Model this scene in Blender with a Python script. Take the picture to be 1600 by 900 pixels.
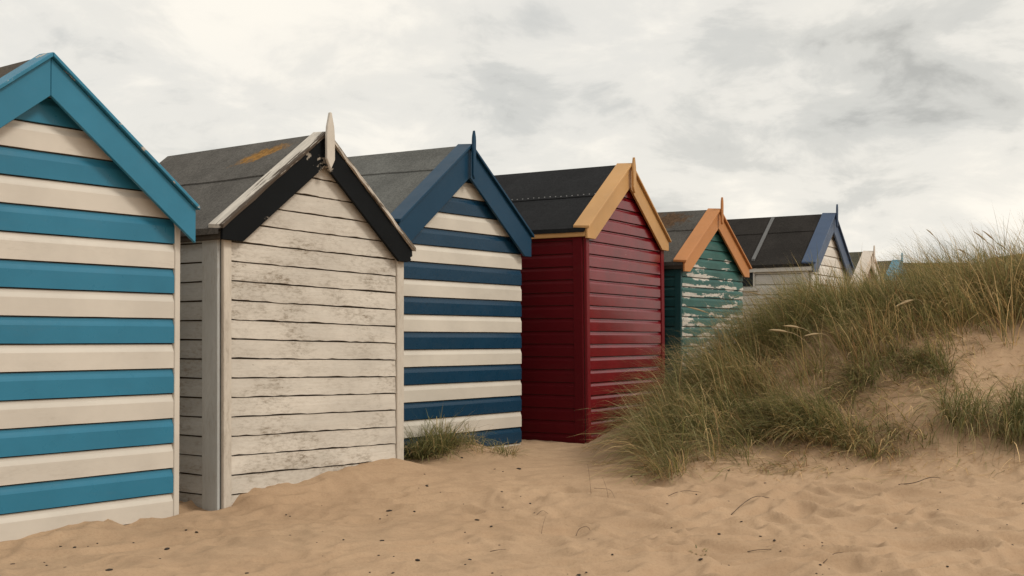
import bpy, bmesh, math, random
import numpy as np

# ------------------------------------------------------------------ clear
for o in list(bpy.data.objects):
    bpy.data.objects.remove(o, do_unlink=True)
scene = bpy.context.scene
COL = scene.collection
R = math.radians
EYE = 1.25                      # eye height above the datum

# ------------------------------------------------------------------ camera
cam = bpy.data.cameras.new('camera')
cam.sensor_width = 36.0
cam.lens = 36.0 * 1840.0 / 1600.0
cam.shift_y = 0.05
cam.clip_start = 0.05
cam.clip_end = 4000.0
camo = bpy.data.objects.new('camera', cam)
camo.location = (0, 0, EYE)
camo.rotation_euler = (R(90), 0, 0)
COL.objects.link(camo)
scene.camera = camo

# ------------------------------------------------------------------ sky
SUN_EL, SUN_AZ = 46.0, 112.0    # azimuth clockwise from +Y (away from camera)
world = bpy.data.worlds.new('World')
scene.world = world
world.use_nodes = True
nt = world.node_tree
nt.nodes.clear()
N, L = nt.nodes.new, nt.links.new
out = N('ShaderNodeOutputWorld')
sky = N('ShaderNodeTexSky')
sky.sky_type = 'NISHITA'
sky.sun_disc = False
sky.sun_elevation = R(SUN_EL)
sky.sun_rotation = R(SUN_AZ)
sky.dust_density = 3.0
bg1 = N('ShaderNodeBackground'); bg1.inputs['Strength'].default_value = 0.12
L(sky.outputs[0], bg1.inputs['Color'])
tc = N('ShaderNodeTexCoord')
sep = N('ShaderNodeSeparateXYZ'); L(tc.outputs['Generated'], sep.inputs[0])
def wm(op, a, b=None, clamp=False):
    n = N('ShaderNodeMath'); n.operation = op; n.use_clamp = clamp
    for i, v in enumerate((a, b)):
        if v is None: continue
        if isinstance(v, (int, float)): n.inputs[i].default_value = v
        else: L(v, n.inputs[i])
    return n.outputs[0]
zz = wm('ADD', wm('MAXIMUM', sep.outputs[2], 0.0), 0.32)
comb = N('ShaderNodeCombineXYZ')
L(wm('DIVIDE', sep.outputs[0], zz), comb.inputs[0])
L(wm('DIVIDE', sep.outputs[1], zz), comb.inputs[1])
def wnoise(scale, detail, rough, loc, sc=(1, 1, 1), dist=0.0):
    m = N('ShaderNodeMapping'); m.inputs['Location'].default_value = loc; m.inputs['Scale'].default_value = sc
    L(comb.outputs[0], m.inputs[0])
    n = N('ShaderNodeTexNoise'); n.inputs['Scale'].default_value = scale
    n.inputs['Detail'].default_value = detail; n.inputs['Roughness'].default_value = rough
    n.inputs['Distortion'].default_value = dist
    L(m.outputs[0], n.inputs['Vector'])
    return n.outputs['Fac']
def wramp(fac, stops):
    r = N('ShaderNodeValToRGB'); L(fac, r.inputs[0])
    r.color_ramp.interpolation = 'EASE'
    e = r.color_ramp.elements
    while len(e) < len(stops): e.new(0.5)
    for i, (p, c) in enumerate(stops):
        e[i].position = p; e[i].color = (*c, 1)
    return r.outputs[0]
big = wnoise(1.5, 4.0, 0.5, (4.3, 4.7, 2.9))
mid = wnoise(4.6, 9.0, 0.60, (7.3, 4.9, 3.0), dist=0.3)
mixn = wm('ADD', wm('MULTIPLY', big, 0.55), wm('MULTIPLY', mid, 0.45))
ccol = wramp(mixn, [(0.35, (0.46, 0.457, 0.430)), (0.43, (0.64, 0.63, 0.588)), (0.50, (0.80, 0.772, 0.708)), (0.60, (0.945, 0.895, 0.80))])
bg2 = N('ShaderNodeBackground'); bg2.inputs['Strength'].default_value = 1.0
L(ccol, bg2.inputs['Color'])
mixs = N('ShaderNodeMixShader')
cover = wm('ADD', wm('MULTIPLY', wnoise(1.1, 5.0, 0.55, (3.1, 8.2, 6.0)), 0.35), 0.78, True)
L(cover, mixs.inputs[0]); L(bg1.outputs[0], mixs.inputs[1]); L(bg2.outputs[0], mixs.inputs[2])
L(mixs.outputs[0], out.inputs[0])

# ------------------------------------------------------------------ sun (veiled by cloud)
sun = bpy.data.lights.new('sun', 'SUN')
sun.energy = 1.5
sun.angle = R(14)
sun.color = (1.0, 0.93, 0.82)
suno = bpy.data.objects.new('sun', sun)
suno.rotation_euler = (R(90 - SUN_EL), 0, R(180 - SUN_AZ))
suno.location = (6, -4, 8)
COL.objects.link(suno)

# ------------------------------------------------------------------ exposure
vs = scene.view_settings
vs.view_transform = 'Standard'
vs.look = 'None'
vs.exposure = 0.13
vs.gamma = 1.0
vs.use_curve_mapping = False

rng = np.random.default_rng(11)
random.seed(5)

# ------------------------------------------------------------------ materials
class Mat:
    def __init__(self, name, rough=0.6, spec=0.4):
        self.m = bpy.data.materials.new(name); self.m.use_nodes = True
        self.t = self.m.node_tree
        self.b = self.t.nodes['Principled BSDF']
        self.b.inputs['Roughness'].default_value = rough
        self.b.inputs['Specular IOR Level'].default_value = spec
        self.tc = self.t.nodes.new('ShaderNodeTexCoord').outputs['Object']
    def n(self, k): return self.t.nodes.new(k)
    def l(self, a, b): self.t.links.new(a, b)
    def noise(self, scale, detail=4, rough=.55, sc=(1, 1, 1), loc=(0, 0, 0), dist=0.0):
        mp = self.n('ShaderNodeMapping'); mp.inputs['Scale'].default_value = sc; mp.inputs['Location'].default_value = loc
        self.l(self.tc, mp.inputs[0])
        x = self.n('ShaderNodeTexNoise'); x.inputs['Scale'].default_value = scale
        x.inputs['Detail'].default_value = detail; x.inputs['Roughness'].default_value = rough
        x.inputs['Distortion'].default_value = dist
        self.l(mp.outputs[0], x.inputs['Vector']); return x.outputs['Fac']
    def math(self, op, a, b=None, clamp=False):
        x = self.n('ShaderNodeMath'); x.operation = op; x.use_clamp = clamp
        for i, v in enumerate((a, b)):
            if v is None: continue
            if isinstance(v, (int, float)): x.inputs[i].default_value = v
            else: self.l(v, x.inputs[i])
        return x.outputs[0]
    def step(self, f, a, b):
        x = self.n('ShaderNodeMapRange'); x.interpolation_type = 'SMOOTHSTEP'
        x.inputs['From Min'].default_value = a; x.inputs['From Max'].default_value = b
        self.l(f, x.inputs['Value']); return x.outputs['Result']
    def mix(self, f, a, b):
        x = self.n('ShaderNodeMix'); x.data_type = 'RGBA'
        if isinstance(f, (int, float)): x.inputs[0].default_value = f
        else: self.l(f, x.inputs[0])
        for i, v in ((6, a), (7, b)):
            if isinstance(v, tuple): x.inputs[i].default_value = (*v, 1)
            else: self.l(v, x.inputs[i])
        return x.outputs[2]
    def col(self, c):
        if isinstance(c, tuple): self.b.inputs['Base Color'].default_value = (*c, 1)
        else: self.l(c, self.b.inputs['Base Color'])
    def bump(self, h, strength=.3, dist=.01):
        x = self.n('ShaderNodeBump'); x.inputs['Strength'].default_value = strength; x.inputs['Distance'].default_value = dist
        self.l(h, x.inputs['Height'])
        prev = self.b.inputs['Normal'].links
        if prev: self.l(prev[0].from_socket, x.inputs['Normal'])
        self.l(x.outputs[0], self.b.inputs['Normal'])
    def xyz(self):
        s = self.n('ShaderNodeSeparateXYZ'); self.l(self.tc, s.inputs[0]); return s.outputs
    def rand(self):
        return self.n('ShaderNodeObjectInfo').outputs['Random']

def dk(c, k): return tuple(v * k for v in c)
AX = {'x': (1.3, 40, 40), 'y': (40, 1.3, 40), 'z': (40, 40, 1.3), 'o': (14, 14, 14)}
def paint(name, c, rough=.5, grime=.25, axis='x', grimec=(.20, .165, .12), seed=0, spec=.4, grain=.25, var=.10):
    m = Mat(name, rough, spec)
    lo = (seed * 3.7, seed * 1.9, seed * 2.3)
    base = m.mix(m.step(m.noise(1.8, 4, .6, loc=lo), .3, .7), dk(c, 1 - var), dk(c, 1 + var * .5))
    base = m.mix(m.math('MULTIPLY', m.rand(), .30), base, dk(c, 1 - var * 1.6))
    gs = {'x': (.45, 1, 1.6), 'y': (1, .45, 1.6), 'z': (1.6, 1.6, .4), 'o': (1, 1, 1)}[axis]
    g = m.step(m.noise(5.0, 9, .68, sc=gs, loc=lo), .50, .74)
    fine = m.step(m.noise(55, 4, .6, sc=gs, loc=lo), .42, .66)
    gm = m.math('MULTIPLY', m.math('MULTIPLY', g, m.math('ADD', m.math('MULTIPLY', fine, .7), .3)), grime, True)
    m.col(m.mix(gm, base, grimec))
    gr = m.noise(1.0, 5, .6, sc=AX[axis], loc=lo)
    m.bump(gr, grain, .004)
    m.bump(m.noise(6, 3, .5, loc=lo), .12, .02)
    rr = m.math('ADD', m.math('MULTIPLY', m.noise(9, 4, .6, loc=lo), .25), rough - .12)
    m.l(rr, m.b.inputs['Roughness'])
    return m.m

def weathered_white(name, c=(.66, .595, .51), axis='x', seed=0, amount=1.0):
    m = Mat(name, .75, .25)
    lo = (seed * 3.1, seed * 1.3, seed * 2.9)
    gs = {'x': (.5, 1, 1.5), 'y': (1, .5, 1.5), 'z': (1.5, 1.5, .4)}[axis]
    base = m.mix(m.step(m.noise(2.2, 5, .6, sc=gs, loc=lo), .3, .7), dk(c, .84), dk(c, 1.06))
    base = m.mix(m.math('MULTIPLY', m.rand(), .35), base, dk(c, .80))
    zone = m.step(m.noise(1.7, 4, .6, loc=(lo[0] + 4.1, lo[1], lo[2] + 1.7)), .42, .66)
    spk = m.step(m.noise(38, 6, .75, sc=gs, loc=lo), .44, .64)
    patch = m.step(m.noise(5, 8, .72, sc=gs, loc=lo), .42, .66)
    g = m.math('MULTIPLY', m.math('MULTIPLY', patch, m.math('ADD', m.math('MULTIPLY', spk, .55), .30)), m.math('ADD', m.math('MULTIPLY', zone, .75), .35))
    g2 = m.math('MULTIPLY', m.math('MULTIPLY', spk, m.math('ADD', m.math('MULTIPLY', zone, .8), .2)), .5)
    gm = m.math('MULTIPLY', m.math('ADD', g, g2), amount, True)
    flake = m.step(m.noise(24, 7, .7, sc=(gs[0] * .5, gs[1], gs[2] * 1.2), loc=(lo[0] + 2, 0, lo[2])), .665, .70)
    c1 = m.mix(gm, base, (.250, .205, .155))
    c2 = m.mix(m.math('MULTIPLY', flake, .5 * amount, True), c1, (.17, .135, .10))
    m.col(c2)
    m.bump(m.noise(1.0, 6, .65, sc=AX[axis], loc=lo), .55, .006)
    m.bump(m.math('SUBTRACT', 1.0, m.math('ADD', gm, flake)), .35, .004)
    m.bump(m.noise(5, 4, .5, loc=lo), .2, .03)
    return m.m

def peeling(name, c, under, axis='x', seed=0, thresh=.5, sc=(1.5, 1, 5.5), zc=None, rough=.45, spec=.3, fading=.25, joint=None, dw=.18):
    """paint flaking off boards: bare primer shows in horizontal patches"""
    m = Mat(name, rough, spec)
    lo = (seed * 2.7, seed * 1.1, seed * 3.3)
    big = m.noise(1.25, 6, .62, sc=sc, loc=lo, dist=.25)
    det = m.noise(16, 7, .7, sc=(.8, 1, 1.6), loc=lo)
    f = m.math('ADD', m.math('MULTIPLY', big, 1 - dw), m.math('MULTIPLY', det, dw))
    if joint:
        # lifts first along the board joints
        zj = m.math('MULTIPLY', m.math('SUBTRACT', m.xyz()[2], joint[0]), 2 * math.pi / joint[1])
        f = m.math('ADD', f, m.math('MULTIPLY', m.math('COSINE', zj), joint[2]))
    if zc is not None:
        z = m.xyz()[2]
        bias = m.math('MULTIPLY', m.step(m.math('ABSOLUTE', m.math('SUBTRACT', z, zc[0])), zc[1], zc[1] + .30), -zc[2])
        f = m.math('ADD', f, bias)
    mask = m.step(f, thresh, thresh + .022)
    base = m.mix(m.step(m.noise(2.4, 5, .6, loc=lo), .3, .7), dk(c, .8), dk(c, 1.12))
    fade = m.step(m.noise(9, 6, .7, sc=(.5, 1, 2.0), loc=(lo[0], 3, lo[2])), .5, .75)
    base = m.mix(m.math('MULTIPLY', fade, fading), base, dk(tuple(v + .10 for v in c), 1.1))
    ud = m.mix(m.step(m.noise(12, 6, .7, sc=(.6, 1, 1.5), loc=lo), .45, .7), under, dk(under, .68))
    m.col(m.mix(mask, base, ud))
    m.bump(m.math('SUBTRACT', 1.0, mask), .6, .003)
    m.bump(m.noise(1.0, 5, .6, sc=AX[axis], loc=lo), .3, .005)
    m.l(m.math('ADD', m.math('MULTIPLY', mask, .35), rough), m.b.inputs['Roughness'])
    return m.m

def flaking_cap(name, c, under, slope, front=-.11, seed=0):
    """old paint on a verge strip, split and flaking along the grain, worst at the front edge"""
    m = Mat(name, .75, .15)
    mp = m.n('ShaderNodeMapping'); mp.vector_type = 'POINT'
    mp.inputs['Rotation'].default_value = (0, math.atan(slope), 0)
    m.l(m.tc, mp.inputs[0])
    def ns(sc, scale, det, rg):
        q = m.n('ShaderNodeMapping'); q.inputs['Scale'].default_value = sc; q.inputs['Location'].default_value = (seed, seed * .7, 0)
        m.l(mp.outputs[0], q.inputs[0])
        x = m.n('ShaderNodeTexNoise'); x.inputs['Scale'].default_value = scale; x.inputs['Detail'].default_value = det; x.inputs['Roughness'].default_value = rg
        m.l(q.outputs[0], x.inputs['Vector']); return x.outputs['Fac']
    g = ns((2.2, 34, 34), 1.0, 7, .7)
    z = ns((1, 1, 1), 3.2, 3, .5)
    y = m.xyz()[1]
    edge = m.math('SUBTRACT', 1.0, m.step(y, front, front + .11))
    f = m.math('ADD', m.math('ADD', m.math('MULTIPLY', g, .62), m.math('MULTIPLY', z, .38)), m.math('MULTIPLY', edge, .16))
    k = m.step(f, .548, .585)
    base = m.mix(m.step(ns((3, 20, 20), 1.0, 5, .6), .35, .7), c, dk(c, .74))
    m.col(m.mix(k, base, under))
    m.bump(g, .6, .006); m.bump(m.math('SUBTRACT', 1.0, k), .6, .004)
    return m.m

def felt(name, c, seed=0, lichen=None, rust=None, moss=0.0, gloss=.9):
    m = Mat(name, gloss, .12)
    lo = (seed * 2.3, seed * 1.7, seed)
    base = m.mix(m.step(m.noise(2.4, 6, .65, loc=lo), .3, .72), dk(c, .72), dk(c, 1.25))
    gran = m.noise(190, 2, .7, loc=lo)
    base = m.mix(m.math('MULTIPLY', m.step(gran, .4, .7), .45), base, dk(c, 1.9))
    g2 = m.noise(48, 4, .75, loc=lo)
    base = m.mix(m.math('MULTIPLY', m.step(g2, .46, .66), .55), base, dk(c, .55))
    base = m.mix(m.math('MULTIPLY', m.step(g2, .48, .32), .40), base, dk(c, 1.9))
    st = m.step(m.noise(3.0, 7, .7, sc=(.7, 2.6, .7), loc=lo), .5, .75)
    base = m.mix(m.math('MULTIPLY', st, .25), base, dk(c, .6))
    if moss:
        mm = m.math('MULTIPLY', m.step(m.noise(4, 8, .72, loc=(lo[0] + 5, 1, 2)), .48, .68), moss, True)
        base = m.mix(mm, base, (.105, .085, .035))
    for spot, cc in ((lichen, (.36, .185, .045)), (rust, (.125, .072, .038))):
        if spot:
            cx, cy, cz, rx, ry, rz = spot
            X, Y, Z = m.xyz()
            # elongated growth: distance in a skewed frame
            u = m.math('DIVIDE', m.math('SUBTRACT', X, cx), rx)
            v = m.math('DIVIDE', m.math('SUBTRACT', Y, cy), ry)
            v2 = m.math('ADD', v, m.math('MULTIPLY', u, rz))
            d = m.math('SQRT', m.math('ADD', m.math('MULTIPLY', u, u), m.math('MULTIPLY', v2, v2)))
            nn = m.math('ADD', d, m.math('MULTIPLY', m.math('SUBTRACT', m.noise(11, 8, .75, loc=lo), .5), 2.6))
            k = m.math('SUBTRACT', 1.0, m.step(nn, .55, 1.05))
            cv = m.mix(m.step(m.noise(30, 4, .7, loc=lo), .4, .65), dk(cc, .55), cc)
            base = m.mix(m.math('MULTIPLY', k, .9), base, cv)
    m.col(base)
    m.bump(gran, .35, .004)
    m.bump(m.noise(4, 5, .6, sc=(1, 1, 1), loc=lo), .5, .03)
    return m.m

def plain(name, c, rough=.8, scale=20, var=.25, spec=.3, bump=.2):
    m = Mat(name, rough, spec)
    m.col(m.mix(m.noise(scale, 5, .6), dk(c, 1 - var), dk(c, 1 + var)))
    m.bump(m.noise(scale * 3, 4, .6), bump, .004)
    return m.m

def sand_mat():
    m = Mat('sand', .95, .12)
    a = m.step(m.noise(.55, 6, .6), .32, .68)
    base = m.mix(a, (.400, .270, .168), (.462, .319, .203))
    b = m.step(m.noise(7, 6, .6), .35, .7)
    base = m.mix(m.math('MULTIPLY', b, .35), base, (.350, .230, .144))
    gr = m.noise(420, 3, .75)
    base = m.mix(m.math('MULTIPLY', m.step(gr, .50, .72), .38), base, (.235, .15, .085))
    base = m.mix(m.math('MULTIPLY', m.step(gr, .48, .30), .25), base, (.54, .40, .29))
    m.col(base)
    mot = m.noise(55, 5, .7)
    base = m.mix(m.math('MULTIPLY', m.step(mot, .46, .66), .28), base, (.27, .175, .105))
    m.col(base)
    m.bump(m.noise(3.5, 5, .55), .25, .05)
    m.bump(m.noise(16, 6, .65), .45, .014)
    m.bump(mot, .4, .004)
    m.bump(gr, .25, .002)
    return m.m

def grass_mat():
    m = bpy.data.materials.new('marram_blade'); m.use_nodes = True
    t = m.node_tree; b = t.nodes['Principled BSDF']
    a = t.nodes.new('ShaderNodeAttribute'); a.attribute_name = 'blade'
    t.links.new(a.outputs['Color'], b.inputs['Base Color'])
    b.inputs['Roughness'].default_value = .6
    b.inputs['Specular IOR Level'].default_value = .25
    tr = t.nodes.new('ShaderNodeBsdfTranslucent'); t.links.new(a.outputs['Color'], tr.inputs['Color'])
    mx = t.nodes.new('ShaderNodeMixShader'); mx.inputs[0].default_value = .38
    o = t.nodes['Material Output']
    t.links.new(b.outputs[0], mx.inputs[1]); t.links.new(tr.outputs[0], mx.inputs[2]); t.links.new(mx.outputs[0], o.inputs['Surface'])
    return m

# ------------------------------------------------------------------ terrain functions
def smooth(t):
    t=np.clip(t,0,1); return t*t*(3-2*t)
def perlin(x,y,seed=0):
    xi=np.floor(x).astype(np.int64); yi=np.floor(y).astype(np.int64)
    xf=x-xi; yf=y-yi
    def grad(ix,iy,dx,dy):
        h=(ix*374761393+iy*668265263+seed*974711)&0xffffffff
        h=((h^(h>>13))*1274126177)&0xffffffff
        h=h^(h>>16)
        a=(h&0xffff)/65536.0*2*np.pi
        return np.cos(a)*dx+np.sin(a)*dy
    u=xf**3*(xf*(xf*6-15)+10); v=yf**3*(yf*(yf*6-15)+10)
    a=grad(xi,yi,xf,yf); b=grad(xi+1,yi,xf-1,yf)
    c=grad(xi,yi+1,xf,yf-1); d=grad(xi+1,yi+1,xf-1,yf-1)
    return ((a+(b-a)*u)*(1-v)+(c+(d-c)*u)*v)*1.5
def land(X,Y):
    """large shape of the sand, relative to eye level"""
    X=np.asarray(X,float); Y=np.asarray(Y,float)
    h=np.interp(Y,[0,6,8,9,10,12,40],[-1.3,-1.26,-1.225,-1.135,-1.07,-1.055,-1.0])
    q=.8*(X+2.077)-.6*(Y-8.4); s=.6*(X+2.077)+.8*(Y-8.4)
    win=smooth((s-.02)/.16)*(1-smooth((s-1.75)/.35))
    h=h+.085*win*np.exp(-np.maximum(q,0)**2/.22)
    h=h-.035*np.exp(-((s+.1)/.16)**2-np.maximum(q,0)**2/.05)
    h=h+.085*np.exp(-((X+2.80)**2+(Y-7.40)**2)/.13)
    h=h+.14*np.exp(-((X+.50)**2/.16+(Y-10.6)**2/.10))
    A=np.interp(X,[.75,1.1,1.6,2.15,2.6,3.1,3.6,4.2,5.5,8,40],[0,.10,.36,.68,.98,1.24,1.30,1.36,1.50,1.40,1.05])
    w=smooth((X-1.4)/1.2)
    foot=8.95*(1-w)+9.25*w; L=2.3*(1-w)+2.7*w
    wob=.35*perlin(X*1.1,Y*.4,5)
    S=smooth((Y-foot+wob)/L)
    back=1-.55*smooth((Y-13.3)/2.5)
    return h+A*S*back

# ------------------------------------------------------------------ helpers
def tag(o, label=None, category=None, group=None, kind=None):
    if label: o['label'] = label
    if category: o['category'] = category
    if group: o['group'] = group
    if kind: o['kind'] = kind
    return o
def empty(name, loc, rz=0):
    o = bpy.data.objects.new(name, None); o.empty_display_size = .3
    o.location = loc; o.rotation_euler = (0, 0, rz); COL.objects.link(o); return o
def link(name, me, mat, parent=None):
    o = bpy.data.objects.new(name, me); me.materials.append(mat)
    COL.objects.link(o); o.parent = parent; return o

# ------------------------------------------------------------------ the sand
def fine(X, Y):
    """trampled, wind-softened relief"""
    wx = X + .25 * perlin(X * 1.3, Y * 1.3, 21); wy = Y + .25 * perlin(X * 1.3, Y * 1.3, 22)
    n1 = perlin(wx * 1.9, wy * 2.9, 1)
    rid = (1 - np.sqrt(n1 * n1 + .002)) ** 3
    n2 = perlin(wx * 4.2 + 7, wy * 5.8, 2)
    rid2 = (1 - np.sqrt(n2 * n2 + .003)) ** 2.5
    lump = perlin(X * .9, Y * .9, 3)
    d = perlin(X * 9, Y * 11, 4)
    near = smooth((10.2 - Y) / 1.6)
    rightness = .5 + .5 * smooth((X + .6) / 2.2)
    h = near * (rightness * (.080 * rid + .042 * rid2 - .060) + .035 * lump) + .0045 * d
    h = h + (1 - near) * (.03 * lump + .014 * n2)
    return h
def ground_z(X, Y):
    return land(X, Y) + fine(np.asarray(X, float), np.asarray(Y, float)) + EYE
def gz(x, y): return float(ground_z(np.array([x]), np.array([y]))[0])

def axis_coords(a, b, st, far, g=1.35):
    c = list(np.arange(a, b, st))
    lo, s = [], st
    x = a
    while x > -far: s *= g; x -= s; lo.append(x)
    hi, s = [], st
    x = c[-1]
    while x < far: s *= g; x += s; hi.append(x)
    return np.array(lo[::-1] + c + hi)
gx = axis_coords(-3.9, 6.0, .022, 900); gy = axis_coords(5.3, 13.2, .022, 900)
GX, GY = np.meshgrid(gx, gy)
far = smooth((np.hypot(GX, GY) - 25) / 60)
GZ = ground_z(GX, GY) * (1 - far) + (EYE - 1.6) * far
nv = GX.size; nxg, nyg = len(gx), len(gy)
me = bpy.data.meshes.new('sand')
me.vertices.add(nv)
me.vertices.foreach_set('co', np.stack([GX, GY, GZ], -1).astype(np.float32).ravel())
ii = (np.arange(nyg - 1)[:, None] * nxg + np.arange(nxg - 1)[None, :]).ravel()
quads = np.stack([ii, ii + 1, ii + 1 + nxg, ii + nxg], -1)
me.loops.add(quads.size); me.loops.foreach_set('vertex_index', quads.ravel().astype(np.int32))
me.polygons.add(len(quads)); me.polygons.foreach_set('loop_start', (np.arange(len(quads)) * 4).astype(np.int32))
me.update(calc_edges=True); me.validate()
me.polygons.foreach_set('use_smooth', np.ones(len(quads), bool))
tag(link('sand', me, sand_mat()), kind='structure')

# ------------------------------------------------------------------ beach huts
M_core = plain('dark_core_backing', (.060, .047, .034))  # dark colour for the added block that shows through the board gaps
M_under = plain('roof_underside', (.05, .04, .03))
class Hut:
    def __init__(self, centre, d, W, D, base, slope, apex, lean=0, shear=0, over=.06, eave=.06, rear=0.0, sag=0.0, lab='', cat='beach hut'):
        n = math.hypot(*d); d = (d[0] / n, d[1] / n)
        self.W, self.D, self.slope, self.lean, self.shear, self.over, self.eave = W, D, slope, lean, shear, over, eave
        self.R = apex - .035; self.base = base; self.rear = rear
        self.root = empty('beach_hut', (centre[0], centre[1], EYE + base), math.atan2(d[1], d[0]))
        tag(self.root, lab, cat, 'beach huts in a row on the sand')
    def wall_top(self, x): return self.R - self.slope * abs(x) - .055
    def T(self, p, roof=False):
        x, y, z = p
        zz = z + self.shear * x
        if roof: zz += self.rear * y
        return (x + self.lean * z, y, zz - self.base)
    def mesh(self, name, verts, faces, mat, parent=None, bevel=0, roof=False, smooth_=False):
        bm = bmesh.new()
        vs_ = [bm.verts.new(self.T(v, roof)) for v in verts]
        for f in faces:
            try: bm.faces.new([vs_[i] for i in f])
            except ValueError: pass
        bmesh.ops.recalc_face_normals(bm, faces=bm.faces)
        if bevel:
            bmesh.ops.bevel(bm, geom=list(bm.edges), offset=bevel, segments=1, affect='EDGES', clamp_overlap=True)
        me = bpy.data.meshes.new(name); bm.to_mesh(me); bm.free()
        return link(name, me, mat, parent or self.root)
    def prism(self, name, poly, y0, y1, mat, parent=None, bevel=.003, roof=True):
        """polygon in the facade plane (x,z), extruded from y0 to y1"""
        n = len(poly)
        v = [(x, y0, z) for x, z in poly] + [(x, y1, z) for x, z in poly]
        f = [tuple(range(n)), tuple(range(2 * n - 1, n - 1, -1))] + [(i, (i + 1) % n, n + (i + 1) % n, n + i) for i in range(n)]
        return self.mesh(name, v, f, mat, parent, bevel, roof)
    def box(self, name, x0, x1, y0, y1, z0, z1, mat, parent=None, bevel=.003, roof=False):
        return self.prism(name, [(x0, z0), (x1, z0), (x1, z1), (x0, z1)], y0, y1, mat, parent, bevel, roof)
    def core(self):
        W = self.W
        zb = self.base - .4
        poly = [(-W, zb), (W, zb), (W, self.wall_top(W)), (0, self.wall_top(0)), (-W, self.wall_top(W))]
        self.prism('light_block_core', poly, 0, self.D, M_core, bevel=0)  # dark body added behind the boards to stop light leaks and darken gaps
    def board(self, side, a0f, a1f, z0, ex, mat, thick=.02, gap=.006, nseg=6, rag=0.0, flat=False, skew=0.0, cove=None):
        """one lap board; side: front/left/right/back; a0f,a1f give its ends for a height"""
        if cove is None:
            prof = [(gap, thick), (ex * .70, thick), (ex * .78, thick * .80), (ex * .88, thick * .50), (ex * .99, thick * .36), (ex * .99, -.004), (gap, -.004)]
        if flat:
            prof = [(gap, thick), (ex * .5, thick * .86), (ex * .985, thick * .62), (ex * .985, -.004), (gap, -.004)]
        ph = [random.uniform(0, 6.28) for _ in range(4)]
        verts, faces = [], []
        n = len(prof)
        for j in range(nseg + 1):
            t = j / nseg
            wob = rag * (math.sin(t * 9 + ph[0]) * .5 + math.sin(t * 23 + ph[1]) * .35)
            rg = rag * random.uniform(-1, 1)
            for k, (dz, o) in enumerate(prof):
                z = z0 + dz + skew * (t - .5)
                zc = min(z, self.R - .06) if side in ('front', 'back') else z
                a = a0f(zc) + (a1f(zc) - a0f(zc)) * t
                if k == 0 or k == n - 1: zc += wob + rg
                elif k < n - 2: zc += wob * .4; o = o + .35 * rg
                W, D = self.W, self.D
                if side == 'front': p = (a, -o, zc)
                elif side == 'back': p = (a, D + o, zc)
                elif side == 'left': p = (-W - o, a, zc)
                else: p = (W + o, a, zc)
                verts.append(p)
        for j in range(nseg):
            for k in range(n):
                faces.append((j * n + k, j * n + (k + 1) % n, (j + 1) * n + (k + 1) % n, (j + 1) * n + k))
        faces.append(tuple(range(n))); faces.append(tuple(nseg * n + k for k in range(n)))
        return self.mesh('board', verts, faces, mat)
    def clad(self, side, zb, ex, matf, p0=0.0, p1=0.0, **kw):
        """boards from below the sand up to the roof; zb is one joint height, matf(k) the paint"""
        W, D = self.W, self.D
        k = math.floor((self.base - .22 - zb) / ex)
        while True:
            z0 = zb + k * ex
            top = self.wall_top(0) if side in ('front', 'back') else self.wall_top(W)
            if z0 > top - .03: break
            if side in ('front', 'back'):
                lim = lambda z: min(W, max(.012, (self.R - .055 - z) / self.slope))
                f0 = lambda z: max(-W + p0, -lim(z)); f1 = lambda z: min(W - p1, lim(z))
                e = min(ex, top - z0)
            else:
                f0 = lambda z: p0; f1 = lambda z: D - p1
                e = min(ex, top - z0 - .002)
            self.board(side, f0, f1, z0, e, matf(k), **kw)
            k += 1
    def roof(self, felt_mat, capmat, bargemat, vh, tv, lap=(.5,), finial=None, capw=.11, capf=.028, cap_t=.022, right_barge=None, notch=False, fascia=None, fascia_h=.05, barge_t=.026, back=True, ragcap=0.0, right_cap=None):
        W, D, s, o, e, Rr = self.W, self.D, self.slope, self.over, self.eave, self.R
        X = W + e
        ct = cap_t * math.hypot(1, s)
        nrm = math.hypot(1, s)
        for sg in (-1, 1):
            # decking
            self.prism('roof_deck', [(sg * .002, Rr), (sg * X, Rr - s * X), (sg * X, Rr - s * X - .03), (sg * .002, Rr - .03)], -o + .001, D + .07, M_under, bevel=0)
            # felt strips, the upper lapped over the lower
            cuts = [0.0] + list(lap) + [1.0]
            for i in range(len(cuts) - 1):
                a, b = cuts[i] * X, cuts[i + 1] * X + (.012 if i == len(cuts) - 2 else 0)
                lift = .009 + .007 * (len(cuts) - 2 - i)
                a2 = a - (0.03 if i else 0)
                nseg = 22
                verts, faces = [], []
                ph = random.uniform(0, 6)
                for j in range(nseg + 1):
                    t = j / nseg; y = -o + .002 + (D + .085 + o) * t
                    jb = .006 * math.sin(7 * t + ph) + random.uniform(-.003, .003)
                    jl = .0035 * math.sin(11 * t + ph) + random.uniform(-.0015, .0015)
                    if i == len(cuts) - 2: jb *= .5
                    mx = .5 * (a2 + b)
                    for (xx, dz) in ((a2, lift - .001 if i else lift), (mx, lift + jl), (b + jb, lift + (0.002 if i < len(cuts) - 2 else 0)), (b + jb, lift - .0065 if i < len(cuts) - 2 else lift - .035)):
                        verts.append((sg * xx, y, Rr - s * xx + dz * nrm))
                for j in range(nseg):
                    for k in range(3):
                        faces.append((j * 4 + k, j * 4 + k + 1, j * 4 + k + 5, j * 4 + k + 4))
                self.mesh('roof_felt', verts, faces, felt_mat, roof=True)
            # barge board
            bm_ = right_barge if (sg > 0 and right_barge) else bargemat
            hb = (vh - tv) / s
            poly = [(sg * .0015, Rr), (sg * X, Rr - s * X), (sg * X, Rr - s * X - tv)]
            if hb > .005: poly.append((sg * (X - hb), Rr - s * X - tv))
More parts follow.
